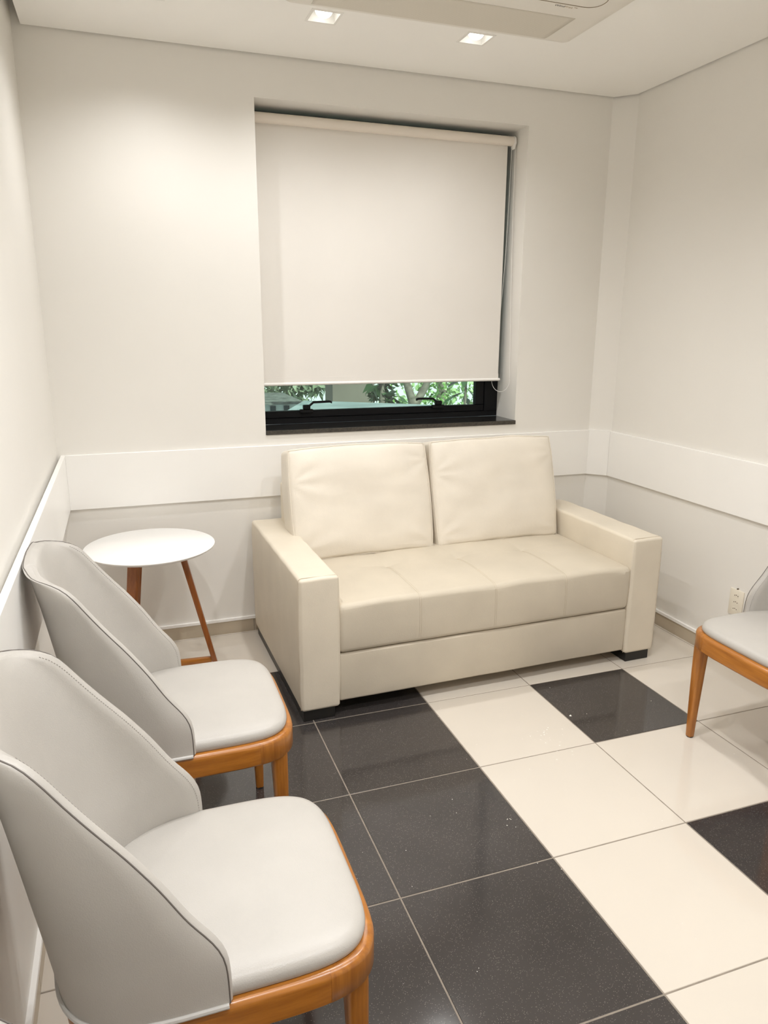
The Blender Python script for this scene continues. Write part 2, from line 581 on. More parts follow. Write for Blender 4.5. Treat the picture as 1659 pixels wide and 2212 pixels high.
def handle(x, s):
    zb = WZ0 + 0.060
    h = box('window_handle', x - 0.036, x + 0.036, FY0 - 0.016, FY0 + 0.008, zb - 0.004, zb + 0.016, M['frame'], win, 0.003, 1)
    h['label'] = 'black lever handle'
    box('boss', x - 0.019, x + 0.019, FY0 - 0.022, FY0 + 0.002, zb + 0.016, zb + 0.040, M['frame'], h, 0.003, 1)
    pts = [(x + s * 0.008, 0, zb + 0.030), (x + s * 0.036, 0, zb + 0.053), (x + s * 0.125, 0, zb + 0.055), (x + s * 0.138, 0, zb + 0.050)]
    lv = MB()
    for (a, b) in zip(pts, pts[1:]):
        dz = 0.0058
        v = []
        for q in (a, b):
            for yy in (FY0 - 0.024, FY0 - 0.010):
                for z in (-dz, dz):
                    v.append((q[0], yy, q[2] + z))
        lv.add(v, [(0, 1, 3, 2), (4, 6, 7, 5), (0, 4, 5, 1), (2, 3, 7, 6), (0, 2, 6, 4), (1, 5, 7, 3)])
    lv.build('lever', M['frame'], h, False)
handle(0.287, 1)
handle(1.055, -1)
sill = box('window_sill', WX0, WX1, YB - 0.004, FY0 - 0.0005, WZ0 - 0.022, WZ0, M['granite'], win, 0.001, 1)
sill['label'] = 'black granite window sill'
se = box('sill_edge', WX0 + 0.003, WX1 + 0.002, YB - 0.0065, YB - 0.004, WZ0 - 0.022, WZ0 - 0.001, M['granite_edge'], sill)

# ---- roller blind
blind = empty('roller_blind', (0.68, 1.145, 2.519))
tag(blind, 'off-white fabric roller blind pulled down over the window', 'blind')
def bl(o):
    return o
RZ, RY = 0.0, 0.0
bx0, bx1 = 0.030 - 0.68, 1.399 - 0.68
MB().tube([(bx0, 0, 0), (bx1 + 0.012, 0, 0)], 0.0235, 28).build('fabric_roll', M['blind_roll'], blind)
MB().tube([(bx0 - 0.002, 0, 0), (bx0, 0, 0)], 0.019, 20).build('tube_core', M['white_plastic'], blind)
fy = 0.020
zbot = 1.281 - 2.519
fv, ff = [], []
nx, nz = 30, 24
for j in range(nz + 1):
    z = 0.0 + (zbot - 0.0) * j / nz
    for i in range(nx + 1):
        x = bx0 + 0.002 + (bx1 - 0.006 - bx0) * i / nx
        yo = fy + 0.0016 * math.sin(i * 0.5) * (j / nz)
        fv.append((x, yo, z))
nfr = len(fv)
fv += [(x, y + 0.0008, z) for x, y, z in fv]
for j in range(nz):
    for i in range(nx):
        a = j * (nx + 1) + i
        ff.append((a, a + 1, a + nx + 2, a + nx + 1))
        a += nfr
        ff.append((a, a + nx + 1, a + nx + 2, a + 1))
mesh('blind_fabric', fv, ff, M['blind'], blind)
MB().tube([(bx0 + 0.001, fy - 0.001, zbot - 0.004), (bx1 + 0.004, fy - 0.001, zbot - 0.004)], 0.0085, 16).build('bottom_bar', M['white_plastic'], blind)
MB().box(bx0 + 0.002, bx1 - 0.004, fy - 0.0032, fy - 0.0018, zbot, zbot + 0.030).build('hem', M['blind'], blind, False)
def bracket(x, s):
    poly = []
    for k in range(20):
        an = PI * k / 19
        poly.append((-0.026 * math.cos(an), 0.026 * math.sin(an)))
    poly += [(0.026, -0.010), (0.012, -0.040), (-0.010, -0.040), (-0.026, -0.012)]
    v = [(x, a, b) for a, b in poly] + [(x + s * 0.012, a * 0.92, b * 0.95) for a, b in poly]
    n = len(poly)
    f = [tuple(range(n)), tuple(range(n, 2 * n))[::-1]] + [(i, (i + 1) % n, n + (i + 1) % n, n + i) for i in range(n)]
    o = mesh('bracket', v, f, M['white_plastic'], blind)
    bevel_me(o, 0.002, 2)
    MB().box(x + 0.001, x + 0.011, 0.012, 0.050, -0.018, 0.012).build('bracket_arm', M['white_plastic'], o)
    return o
bracket(bx1 + 0.013, 1)
# bead chain loop hanging from the right-hand bracket
ch = []
cxr = bx1 + 0.022
L = 1.215 - 2.519
for i in range(61):
    t = i / 60
    ch.append((cxr - 0.006 - 0.052 * t ** 3, 0.012 + 0.024 * t, -0.03 + (L + 0.09) * t))
for k in range(1, 12):
    an = PI * k / 12
    w_ = (1 - math.cos(an)) / 2
    ch.append((cxr - 0.058 + 0.060 * w_, 0.036 - 0.101 * w_, L + 0.06 - 0.065 * math.sin(an)))
for i in range(61):
    t = 1 - i / 60
    ch.append((cxr + 0.002, -0.012 - 0.053 * t ** 1.5, -0.03 + (L + 0.09) * t))
mbc = MB().tube(ch, 0.0009, 5)
def bead(mb, c, r):
    x, y, z = c
    v = [(x, y, z + r), (x + r, y, z), (x, y + r, z), (x - r, y, z), (x, y - r, z), (x, y, z - r)]
    mb.add(v, [(0, 1, 2), (0, 2, 3), (0, 3, 4), (0, 4, 1), (5, 2, 1), (5, 3, 2), (5, 4, 3), (5, 1, 4)])
acc = 0
for a, b in zip(ch, ch[1:]):
    a, b = Vector(a), Vector(b)
    d = (b - a).length
    s = acc
    while s < d:
        bead(mbc, a.lerp(b, s / d), 0.0024)
        s += 0.0065
    acc = s - d
mbc.build('bead_chain', M['white_plastic'], blind)

# ================================================================== CEILING THINGS
def make_spot(x, y, label, visible=True):
    r = empty('recessed_downlight', (x, y, ZC))
    tag(r, label, 'light', 'recessed ceiling downlights')
    h = HS - 0.001
    fr = MB()
    w = 0.006
    fr.box(-h - 0.004, h + 0.004, -h - 0.004, -h + w, -0.002, 0.0)
    fr.box(-h - 0.004, h + 0.004, h - w, h + 0.004, -0.002, 0.0)
    fr.box(-h - 0.004, -h + w, -h + w, h - w, -0.002, 0.0)
    fr.box(h - w, h + 0.004, -h + w, h - w, -0.002, 0.0)
    fr.build('frame', M['white_plastic'], r, False)
    hv = MB()
    t = 0.002
    hv.box(-h, -h + t, -h, h, 0.0, 0.04)
    hv.box(h - t, h, -h, h, 0.0, 0.04)
    hv.box(-h + t, h - t, -h, -h + t, 0.0, 0.04)
    hv.box(-h + t, h - t, h - t, h, 0.0, 0.04)
    hv.box(-h, h, -h, h, 0.04, 0.043)
    hv.build('housing', M['white_plastic'], r, False)
    rr = MB()
    rr.tube([(0, 0, 0.040), (0, 0, 0.024)], [0.040, 0.036], 28)
    rr.build('lamp_holder', M['white_plastic'], r)
    bulb = MB()
    pts = [(0, 0, 0.024 - 0.028 * math.sin(k / 6 * PI / 2)) for k in range(7)]
    rad = [max(0.0015, 0.035 * math.cos(k / 6 * PI / 2)) for k in range(7)]
    bulb.tube(pts, rad, 24)
    bulb.build('bulb', M['bulb'], r)
    ld = bpy.data.lights.new('downlight_beam', 'SPOT')
    ld.energy = SPOT_W[0 if y > 0 else (1 if y > -1.5 else 2)]
    ld.color = SPOT_COL
    ld.spot_size = math.radians(146)
    ld.spot_blend = 1.0
    ld.shadow_soft_size = 0.022
    lo = bpy.data.objects.new('downlight_beam', ld)
    COL.objects.link(lo)
    lo.parent = r
    lo.location = (0, 0, -0.014)
    return r
lbl = ['square recessed downlight in the ceiling, left one of the two over the window',
       'square recessed downlight in the ceiling, right one of the two, nearer the splayed corner']
for k, (x, y) in enumerate(SPOTS):
    make_spot(x, y, lbl[k] if k < 2 else 'square recessed downlight in the ceiling outside the frame')

# ---- ceiling air conditioner (one long cassette panel)
AX0, AX1, AY0, AY1 = 0.03, 1.250, -0.13, 0.408
ac = empty('ceiling_air_conditioner', ((AX0 + AX1) / 2, (AY0 + AY1) / 2, ZC))
tag(ac, 'white ceiling cassette air conditioner with grey outlet grille', 'air conditioner')
hx, hy, hz = (AX1 - AX0) / 2, (AY1 - AY0) / 2, 0.024
def rrect(hx, hy, r, n=6):
    out = []
    for (cx, cy, a0) in ((hx - r, hy - r, 0), (-hx + r, hy - r, 90), (-hx + r, -hy + r, 180), (hx - r, -hy + r, 270)):
        for k in range(n + 1):
            a = math.radians(a0 + 90 * k / n)
            out.append((cx + r * math.cos(a), cy + r * math.sin(a)))
    return out
rings = [(0, 0, 0.018), (0.002, -0.006, 0.02), (0.012, -0.015, 0.025), (0.035, -0.021, 0.03), (0.06, -hz, 0.03)]
v, f = [], []
N = None
for (ins, z, r) in rings:
    ring = rrect(hx - ins, hy - ins, r)
    N = len(ring)
    v += [(x, y, z) for x, y in ring]
for k in range(len(rings) - 1):
    for i in range(N):
        f.append((k * N + i, k * N + (i + 1) % N, (k + 1) * N + (i + 1) % N, (k + 1) * N + i))
f.append(tuple((len(rings) - 1) * N + i for i in range(N)))
f.append(tuple(range(N))[::-1])
mesh('body', v, f, M['ac'], ac, True, 50)
# curved outlet grille close to the front edge
gx0, gx1 = -hx + 0.10, hx - 0.135
gy0, gy1 = 0.14 - (AY0 + AY1) / 2, hy - 0.010
gv, gf = [], []
ng, mg = 16, 40
for i in range(mg + 1):
    u = i / mg
    for j in range(ng + 1):
        t = j / ng
        y = gy0 + (gy1 - gy0) * t
        z = -hz - 0.0015 + 0.012 * (max(0, t - 0.72) / 0.28) ** 2
        end = 0.10 * (t ** 2) * (1 if u > 0.5 else -1) * 0
        xx = gx0 + (gx1 - gx0) * u
        gv.append((xx, y, z))
for i in range(mg):
    for j in range(ng):
        a = i * (ng + 1) + j
        gf.append((a, a + 1, a + ng + 2, a + ng + 1))
g = mesh('outlet_grille', gv, gf, M['ac_grille'], ac)
sm = g.modifiers.new('thick', 'SOLIDIFY')
sm.thickness = 0.002
# gap line of the intake panel
ln = []
px0, px1, py1, py0, pr_ = -hx + 0.1, 1.138 - (AX0 + AX1) / 2, 0.040 - (AY0 + AY1) / 2, -hy + 0.06, 0.05
for (cx, cy, a0) in ((px1 - pr_, py1 - pr_, 0), (px0 + pr_, py1 - pr_, 90), (px0 + pr_, py0 + pr_, 180), (px1 - pr_, py0 + pr_, 270)):
    for k in range(9):
        a = math.radians(a0 + 90 * k / 8)
        ln.append((cx + pr_ * math.cos(a), cy + pr_ * math.sin(a), -hz - 0.0002))
MB().tube(ln, 0.0014, 6, closed=True).build('panel_gap', M['ac_line'], ac)
def text_mesh(body, size, mat, name):
    cu = bpy.data.curves.new(name, 'FONT')
    cu.body = body
    cu.size = size
    cu.extrude = 0.0002
    to = bpy.data.objects.new(name + '_tmp', cu)
    COL.objects.link(to)
    bpy.context.view_layer.update()
    me = bpy.data.meshes.new_from_object(to.evaluated_get(bpy.context.evaluated_depsgraph_get()))
    wdt = max(vv.co.x for vv in me.vertices)
    bpy.data.objects.remove(to)
    me.materials.clear()
    me.materials.append(mat)
    o = bpy.data.objects.new(name, me)
    COL.objects.link(o)
    return o, wdt
tx, ty = 0.974 - (AX0 + AX1) / 2, 0.066 - (AY0 + AY1) / 2
o1, w1 = text_mesh('Wind', 0.019, M['ink'], 'lettering')
o2, w2 = text_mesh('Free\u2122', 0.019, M['ink2'], 'lettering')
for o, dx in ((o1, 0), (o2, w1 + 0.001)):
    o.parent = ac
    o.rotation_euler = (PI, 0, 0)
    o.location = (tx + dx, ty, -hz - 0.0003)

# ================================================================== SOFA
SO = empty('sofa', (-0.048, 0.008, 0), math.radians(1.4))
tag(SO, 'cream leather two-seat sofa with square arms under the window', 'sofa')
SW, SD = 1.758, 0.93
AW, AHt, AZ0 = 0.162, 0.618, 0.046
def nz3(x, y, z, s, o=0):
    return noise.noise(Vector((x * s + o, y * s + o * 1.7, z * s)))
def arm(x0, depth, off):
    cx, cy, cz = x0 + AW / 2, depth / 2, (AZ0 + AHt) / 2
    def df(p):
        n = nz3(p.x + cx, p.y, p.z, 7, off)
        f = 1 - abs(p.z / ((AHt - AZ0) / 2)) ** 4
        side = 0.003 * n
        q = p.copy()
        q.x += math.copysign(side, p.x) if abs(p.x) > AW / 2 - 0.02 else 0
        if abs(p.x) > AW / 2 - 0.004:
            q.x += math.copysign(0.004 * f, p.x)
        if p.z > 0:
            q.z += 0.003 * nz3(p.x, p.y + cx, 0, 9, off)
        if p.y > depth / 2 - 0.08 and p.z > 0:
            q.z -= (0.012 if depth < 0.9 else 0.0) * ((p.y - depth / 2 + 0.08) / 0.08) ** 2
        return q + Vector((cx, cy, cz))
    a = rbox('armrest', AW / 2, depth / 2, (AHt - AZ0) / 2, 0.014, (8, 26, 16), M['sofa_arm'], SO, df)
    # seam framing the front panel
    e = 0.006
    xl, xr_ = x0 - 0.0005, x0 + AW + 0.0005
    zt = AHt - 0.001
    pts = [(xl, 0.016, AZ0 + 0.004), (xl - 0.0035, 0.016, 0.3), (xl, 0.016, zt - 0.012), (xl + 0.004, 0.016, zt - 0.003), (xl + 0.012, 0.016, zt + 0.001),
           (xr_ - 0.012, 0.016, zt + 0.001), (xr_ - 0.004, 0.016, zt - 0.003), (xr_, 0.016, zt - 0.012), (xr_ + 0.0035, 0.016, 0.3), (xr_, 0.016, AZ0 + 0.004)]
    MB().tube(pts, 0.0017, 6).build('seam', M['sofa_seam'], a)
    return a
arm(0.0, 0.965, 1.0)
arm(SW - AW, 0.86, 5.0)
for x0, dp in ((0.008, 0.95), (SW - AW + 0.012, 0.84)):
    fo = box('skid_foot', x0, x0 + AW - 0.028, 0.010, dp, 0.0, AZ0 + 0.006, M['black_plastic'], SO, 0.002, 1)
# front rail / base
bx_, bX = AW + 0.0015, SW - AW - 0.0015
def df(p):
    q = p.copy()
    if p.y < -0.3:
        q.y -= 0.004 * (1 - (p.z / 0.106) ** 2) + 0.003 * nz3(p.x, 0, p.z, 6, 3)
    return q + Vector(((bx_ + bX) / 2, 0.4 + 0.016, 0.060 + 0.1065))
rbox('base_panel', (bX - bx_) / 2, 0.4, 0.1065, 0.010, (40, 8, 8), M['sofa'], SO, df)
# seat with stitched seams and three tufts
s_hx, s_hy, s_hz = (bX - bx_) / 2 + 0.002, 0.40, 0.107
TUFT = [(-0.5 * s_hx, -0.01), (0.0, -0.01), (0.5 * s_hx, -0.01)]
def seat_df(p):
    q = p.copy()
    topf = max(0.0, min(1.0, (p.z + s_hz * 0.2) / (s_hz * 1.2)))
    fr = 1.0 if p.y < -s_hy + 0.004 else 0.0
    crown = 0.016 * (1 - (p.x / s_hx) ** 4) * (1 - (abs(p.y) / s_hy) ** 3)
    crown += 0.0022 * math.sin((p.x / s_hx + 1) * 4 * PI - PI / 2)
    g = 0.0
    for tx_, ty_ in TUFT:
        dx = abs(p.x - tx_)
        gr = math.exp(-(dx / 0.010) ** 2)
        g += 0.0022 * gr
        d = math.hypot(p.x - tx_, p.y - ty_)
        g += 0.008 * math.exp(-(d / 0.030) ** 2) + 0.007 * math.exp(-(d / 0.11) ** 2)
    if p.z > s_hz - 0.02:
        g += 0.0012 * math.exp(-((p.y + 0.01) / 0.012) ** 2)
        q.z += crown - g + 0.004 * nz3(p.x, p.y, 0, 5, 2)
    if p.y < -s_hy + 0.035:
        q.y += -0.006 * (1 - (p.z / s_hz) ** 2) + (0.0014 * sum(math.exp(-(abs(p.x - t[0]) / 0.010) ** 2) for t in TUFT)) + 0.004 * nz3(p.x, 0, p.z, 6, 9)
    return q + Vector(((bx_ + bX) / 2, s_hy + 0.010, 0.275 + s_hz))
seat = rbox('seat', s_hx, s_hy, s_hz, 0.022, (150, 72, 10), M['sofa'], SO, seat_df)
for tx_, ty_ in TUFT:
    for dx in (-0.004, 0.004):
        pts = []
        for k in range(26):
            y = ty_ + (-s_hy + 0.022 - ty_) * k / 25
            q = seat_df(Vector((tx_ + dx, y, s_hz)))
            pts.append(q + Vector((0, 0, 0.0004)))
        for k in range(1, 6):
            a = PI / 2 * k / 5
            p_ = Vector((tx_ + dx, -s_hy + 0.022 - 0.022 * math.sin(a), s_hz - 0.022 + 0.022 * math.cos(a)))
            pts.append(seat_df(p_) + Vector((0, -0.0004, 0)))
        for k in range(1, 12):
            z = s_hz - 0.022 + (-2 * s_hz + 0.044) * k / 11
            pts.append(seat_df(Vector((tx_ + dx, -s_hy, z))) + Vector((0, -0.0006, 0)))
        MB().tube(pts, 0.0006, 5).build('seam', M['sofa_seam'], seat)
# backrest frame
def bdf(p):
    return p + Vector(((0.140 + 1.600) / 2, 0.857, 0.55))
rbox('backrest', (1.600 - 0.140) / 2, 0.066, 0.270, 0.02, (30, 4, 12), M['sofa_arm'], SO, bdf)
# loose back cushions
def cushion(cx, w, tilt, seed, zr, nm='back_cushion'):
    hw, hh, ht = w / 2, 0.271, 0.082
    mat = Matrix.Translation((cx, 0.585, 0.493)) @ Matrix.Rotation(zr, 4, 'Z') @ Matrix.Rotation(-tilt, 4, 'X') @ Matrix.Translation((0, ht, hh))
    def loc(p):
        u, w_ = p.x / hw, p.z / hh
        q = p.copy()
        bul = max(0, (1 - u ** 4)) * max(0, (1 - w_ ** 4))
        s = -1 if p.y < 0 else 1
        k = min(1, abs(p.y) / ht)
        q.y += s * k * 0.040 * bul ** 0.6
        # thinner towards the top
        q.y += (0.022 * (w_ + 1) / 2) * (1 if p.y < 0 else -0.4) * k
        # wavy edges, corners drawn in
        q.x *= 1 - 0.018 * w_ * w_ + 0.010 * (1 - w_ * w_)
        q.z += -0.010 * (u * u) + 0.006 * nz3(u, 0, w_ > 0, 2.2, seed)
        if p.y < 0:
            n = nz3(p.x, 0, p.z, 5.5, seed) * 0.008 + nz3(p.x * 0.7, 1, p.z * 1.6, 11, seed) * 0.0018
            # creases gathering in the lower corners
            for cu, cw, dr in ((-1, -0.8, 0.5), (1, -0.85, 2.6), (-1, 0.4, 0.1), (1, 0.7, 3.0)):
                dx, dz = u - cu, w_ - cw
                rr = math.hypot(dx, dz)
                an = math.atan2(dz, dx)
                n += 0.0030 * math.exp(-(rr / 0.55) ** 2) * math.sin(an * 8 + seed * 3) * min(1, rr / 0.15)
            q.y += n * (0.35 + 0.65 * bul)
        return q
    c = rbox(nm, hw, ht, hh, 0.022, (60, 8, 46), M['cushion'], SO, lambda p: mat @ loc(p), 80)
    for yy in (-1,):
        pts = []
        e = 0.006
        per = [(-1, -1), (1, -1), (1, 1), (-1, 1)]
        for (a, b) in zip(per, per[1:] + per[:1]):
            for k in range(24):
                t = k / 24
                x = (a[0] + (b[0] - a[0]) * t) * (hw - e)
                z = (a[1] + (b[1] - a[1]) * t) * (hh - e)
                pts.append(mat @ (loc(Vector((x, -(ht - e), z))) + Vector((0, -0.0015, 0))))
        MB().tube(pts, 0.0022, 6, closed=True).build('piping', M['cushion'], c)
    return c
cushion(0.4895, 0.722, math.radians(12.5), 3.1, math.radians(0.6))
cushion(1.218, 0.712, math.radians(12.0), 8.7, math.radians(-0.4))

# ================================================================== SIDE TABLE
TC = (-0.574, 0.637)
tb = empty('side_table', (TC[0], TC[1], 0))
tag(tb, 'round white side table with three wooden legs beside the sofa', 'table')
TZ = 0.630
v, f = [], []
prof = [(0.262, -0.016), (0.2755, -0.008), (0.2785, -0.003), (0.2780, -0.0008), (0.2765, 0.0)]
n = 96
for r, z in prof:
    for k in range(n):
        a = 2 * PI * k / n
        v.append((r * math.cos(a), r * math.sin(a), TZ + z))
for j in range(len(prof) - 1):
    for k in range(n):
        f.append((j * n + k, j * n + (k + 1) % n, (j + 1) * n + (k + 1) % n, (j + 1) * n + k))
f.append(tuple(range(n))[::-1])
f.append(tuple((len(prof) - 1) * n + k for k in range(n)))
mesh('table_top', v, f, M['table_top'], tb)
for k, az in enumerate((-4, 116, 236)):
    a = math.radians(az)
    dr, sd = Vector((math.cos(a), math.sin(a), 0)), Vector((-math.sin(a), math.cos(a), 0))
    top, bot = dr * 0.125 + Vector((0, 0, TZ - 0.017)), dr * 0.258
    v = []
    for c, wr_, ws in ((bot, 0.011, 0.017), (top, 0.014, 0.024)):
        for s1, s2 in ((-1, -1), (1, -1), (1, 1), (-1, 1)):
            v.append(c + dr * s1 * wr_ + sd * s2 * ws)
    lg = mesh('leg', v, [(0, 3, 2, 1), (4, 5, 6, 7), (0, 1, 5, 4), (1, 2, 6, 5), (2, 3, 7, 6), (3, 0, 4, 7)], M['table_wood'], tb)
    bevel_me(lg, 0.002, 2)
    zs = 0.052
    c1 = dr * (0.258 - 0.133 * zs / TZ - 0.012) + Vector((0, 0, zs))
    c0 = dr * 0.022 + Vector((0, 0, zs))
    v = []
    for c in (c0, c1):
        for s1, s2 in ((-1, -1), (1, -1), (1, 1), (-1, 1)):
            v.append(c + sd * s1 * 0.011 + Vector((0, 0, s2 * 0.013)))
    st = mesh('stretcher', v, [(0, 1, 2, 3), (4, 7, 6, 5), (0, 4, 5, 1), (1, 5, 6, 2), (2, 6, 7, 3), (3, 7, 4, 0)], M['wood_x'], tb)
    bevel_me(st, 0.002, 2)
MB().tube([(0, 0, 0.035), (0, 0, 0.069)], 0.027, 24).build('hub', M['wood_z'], tb)

# ================================================================== CHAIRS
def interp(tab, z):
    if z <= tab[0][0]:
        return tab[0][1]
    for (a, fa), (b, fb) in zip(tab, tab[1:]):
        if z <= b:
            t = (z - a) / (b - a)
            return fa + (fb - fa) * t
    return tab[-1][1]
EDGE = [(-0.031, 0.462), (-0.031, 0.487), (-0.032, 0.520), (-0.035, 0.552), (-0.052, 0.585), (-0.088, 0.630), (-0.130, 0.702), (-0.176, 0.768), (-0.220, 0.823),
        (-0.257, 0.873), (-0.290, 0.922), (-0.303, 0.937), (-0.318, 0.948), (-0.336, 0.957), (-0.355, 0.963), (-0.372, 0.968), (-0.384, 0.972), (-0.394, 0.977), (-0.402, 0.982)]
YE = [(0.462, 0.262), (0.545, 0.258), (0.70, 0.243), (0.82, 0.230), (0.92, 0.220), (0.940, 0.213), (0.955, 0.202), (0.966, 0.188), (0.974, 0.168), (0.982, 0.125)]
def resample(pts, step):
    out = [Vector(pts[0])]
    for a, b in zip(pts, pts[1:]):
        a, b = Vector(a), Vector(b)
        n = max(1, round((b - a).length / step))
        for k in range(1, n + 1):
            out.append(a.lerp(b, k / n))
    return out
def smooth_poly(pts, it=3):
    p = [Vector(q) for q in pts]
    for _ in range(it):
        p = [p[0]] + [(p[i - 1] + p[i] * 2 + p[i + 1]) / 4 for i in range(1, len(p) - 1)] + [p[-1]]
    return p
ROWS = smooth_poly(resample([(x, z, 0) for x, z in EDGE], 0.018), 2)
NS = 36
def shell_pt(row, s, inner):
    xe, z = row.x, row.y
    xb = -0.312 - 0.188 * (z - 0.466)
    xe = max(xe, xb + 0.006)
    ye = interp(YE, z)
    if inner:
        top = max(0.0, (z - 0.90) / 0.09)
        gap = 0.046 - 0.014 * top
        xbi = xb + gap
        xei = max(xe, xbi + 0.004)
        ye_ = ye - 0.034
        th = s * PI / 2
        return Vector((xbi + (xei - xbi) * (1 - math.cos(th) ** 1.0), ye_ * math.sin(th), z + 0.008 * (1 - s * s) * top))
    th = s * PI / 2
    top = max(0.0, (z - 0.90) / 0.09)
    e = 2.0 / (3.7 - 1.5 * min(1.0, (z - 0.462) / 0.40))
    cs, sn = max(0.0, math.cos(th)) ** e, math.copysign(abs(math.sin(th)) ** e, th)
    return Vector((xb + (xe - xb) * (1 - cs), ye * sn, z + 0.008 * (1 - s * s) * top))
def outline(off, yhalf, xf, xback, n=5.0, nb=3.6, N=48, x0=-0.03):
    """closed plan outline starting at the front centre going to +y"""
    pts = []
    for k in range(4 * N):
        th = 2 * PI * k / (4 * N)
        c, s = math.cos(th), math.sin(th)
        if c >= 0:
            a, e = xf - x0, n
        else:
            a, e = x0 - xback, nb
        x = x0 + math.copysign(abs(c) ** (2 / e), c) * a
        y = math.copysign(abs(s) ** (2 / e), s) * yhalf
        pts.append(Vector((x, y, 0)))
    if off:
        M_ = len(pts)
        res = []
        for i in range(M_):
            t = pts[(i + 1) % M_] - pts[i - 1]
            nrm = Vector((t.y, -t.x, 0)).normalized()
            res.append(pts[i] + nrm * off)
        return res
    return pts

def make_chair():
    c = empty('dining_chair', (0, 0, 0))
    nr = len(ROWS)
    out = [[shell_pt(r, -1 + 2 * i / NS, False) for i in range(NS + 1)] for r in ROWS]
    inn = [[shell_pt(r, -1 + 2 * i / NS, True) for i in range(NS + 1)] for r in ROWS]
    # border path: up the left edge, across the top, down the right edge
    path = [(j, 0) for j in range(nr)] + [(nr - 1, i) for i in range(1, NS)] + [(j, NS) for j in range(nr - 1, -1, -1)]
    mid = []
    for (j, i) in path:
        j2, i2 = (j, i)
        if i == 0 and j < nr - 1: i2 = 1
        elif i == NS and j < nr - 1: i2 = NS - 1
        else: j2 = nr - 2
        if j == nr - 1 and i in (0, NS):
            i2 = 1 if i == 0 else NS - 1
        d = (out[j][i] - out[j2][i2]).normalized() + (inn[j][i] - inn[j2][i2]).normalized()
        mid.append((out[j][i] + inn[j][i]) / 2 + d.normalized() * 0.009)
    # outer shell
    v, f = [], []
    for j in range(nr):
        v += out[j]
    for j in range(nr - 1):
        for i in range(NS):
            a = j * (NS + 1) + i
            f.append((a, a + 1, a + NS + 2, a + NS + 1))
    b0 = len(v)
    q = [(out[j][i] * 0.65 + m_ * 0.5 - (out[j][i] * 0.65 + inn[j][i] * 0.0) * 0 - m_ * 0.15) for (j, i), m_ in zip(path, mid)]
    q1 = [out[j][i].lerp(m_, 0.5) + (m_ - (out[j][i] + inn[j][i]) / 2) * 0.32 for (j, i), m_ in zip(path, mid)]
    v += q1
    v += mid
    P = len(path)
    for k in range(P - 1):
        (j, i), (j2, i2) = path[k], path[k + 1]
        f.append((j * (NS + 1) + i, j2 * (NS + 1) + i2, b0 + k + 1, b0 + k))
        f.append((b0 + k, b0 + k + 1, b0 + P + k + 1, b0 + P + k))
    # bottom closing lip of the shell
    lip = len(v)
    v += [p.lerp(q_, 0.5) for p, q_ in zip(out[0], inn[0])]
    for i in range(NS):
        f.append((i, i + 1, lip + i + 1, lip + i))
    sh = mesh('backrest_shell', v, f, M['grey'], c, True, 70)
    # inner pad
    v, f = [], []
    for j in range(nr):
        v += inn[j]
    for j in range(nr - 1):
        for i in range(NS):
            a = j * (NS + 1) + i
            f.append((a, a + NS + 1, a + NS + 2, a + 1))
    b0 = len(v)
    v += [inn[j][i].lerp(m_, 0.5) + (m_ - (out[j][i] + inn[j][i]) / 2) * 0.32 for (j, i), m_ in zip(path, mid)]
    v += mid
    for k in range(P - 1):
        (j, i), (j2, i2) = path[k], path[k + 1]
        f.append((j * (NS + 1) + i, b0 + k, b0 + k + 1, j2 * (NS + 1) + i2))
        f.append((b0 + k, b0 + P + k, b0 + P + k + 1, b0 + k + 1))
    pad = mesh('backrest_pad', v, f, M['grey'], c, True, 180)
    bmp = bmesh.new()
    bmp.from_mesh(pad.data)
    for _ in range(6):
        bmesh.ops.smooth_vert(bmp, verts=[q_ for q_ in bmp.verts if not q_.is_boundary], factor=0.5, use_axis_x=True, use_axis_y=True, use_axis_z=True)
    bmp.to_mesh(pad.data)
    bmp.free()
    # seam where shell and pad meet, near the outer edge
    MB().tube([out[j][i].lerp(m_, 0.12) + (m_ - (out[j][i] + inn[j][i]) / 2) * 0.14 for (j, i), m_ in zip(path, mid)], 0.0015, 6).build('seam', M['grey_seam'], sh)
    # stitching dashes along both wings of the pad, too fine to pick apart
    pv = [q_.co.copy() for q_ in pad.data.vertices]
    pn = [q_.normal.copy() for q_ in pad.data.vertices]
    side = {0: [], NS: []}
    for k, (j, i) in enumerate(path):
        if i in side and j < nr - 6:
            p_ = pv[j * (NS + 1) + i].lerp(pv[b0 + k], 0.75)
            side[i].append(p_ + (pn[j * (NS + 1) + i] + pn[b0 + k]).normalized() * 0.0006)
    for pts_ in side.values():
        st = MB()
        dense = resample(pts_, 0.0032)
        for k in range(0, len(dense) - 1, 2):
            st.tube([dense[k], dense[k + 1]], 0.0007, 4)
        so_ = st.build('stitching', M['grey_thread'], pad)
        so_['kind'] = 'stuff'
    # welt along the shell's base
    wp = [Vector((p.x, p.y, 0.0)) for p in out[0]]
    base = [p + Vector((0, 0, 0.461)) + Vector((p.x + 0.03, p.y, 0)).normalized() * 0.002 for p in wp]
    MB().tube(base, 0.0050, 8).build('welt', M['welt'], sh)
    # ---- seat cushion
    ol = outline(0, 0.249, 0.250, -0.262, 5.0, 2.2)
    ol = [ol[i] for i in range(0, len(ol), 2)]
    n = len(ol)
    levels = [(0.965, 0.452), (0.995, 0.462), (1.0, 0.470), (0.992, 0.479), (0.97, 0.4865), (0.93, 0.4915), (0.86, 0.4955), (0.74, 0.4995), (0.58, 0.503), (0.38, 0.5055), (0.18, 0.507)]
    v, f = [], []
    for s, z in levels:
        for p in ol:
            v.append((-0.01 + (p.x + 0.01) * s, p.y * s, z))
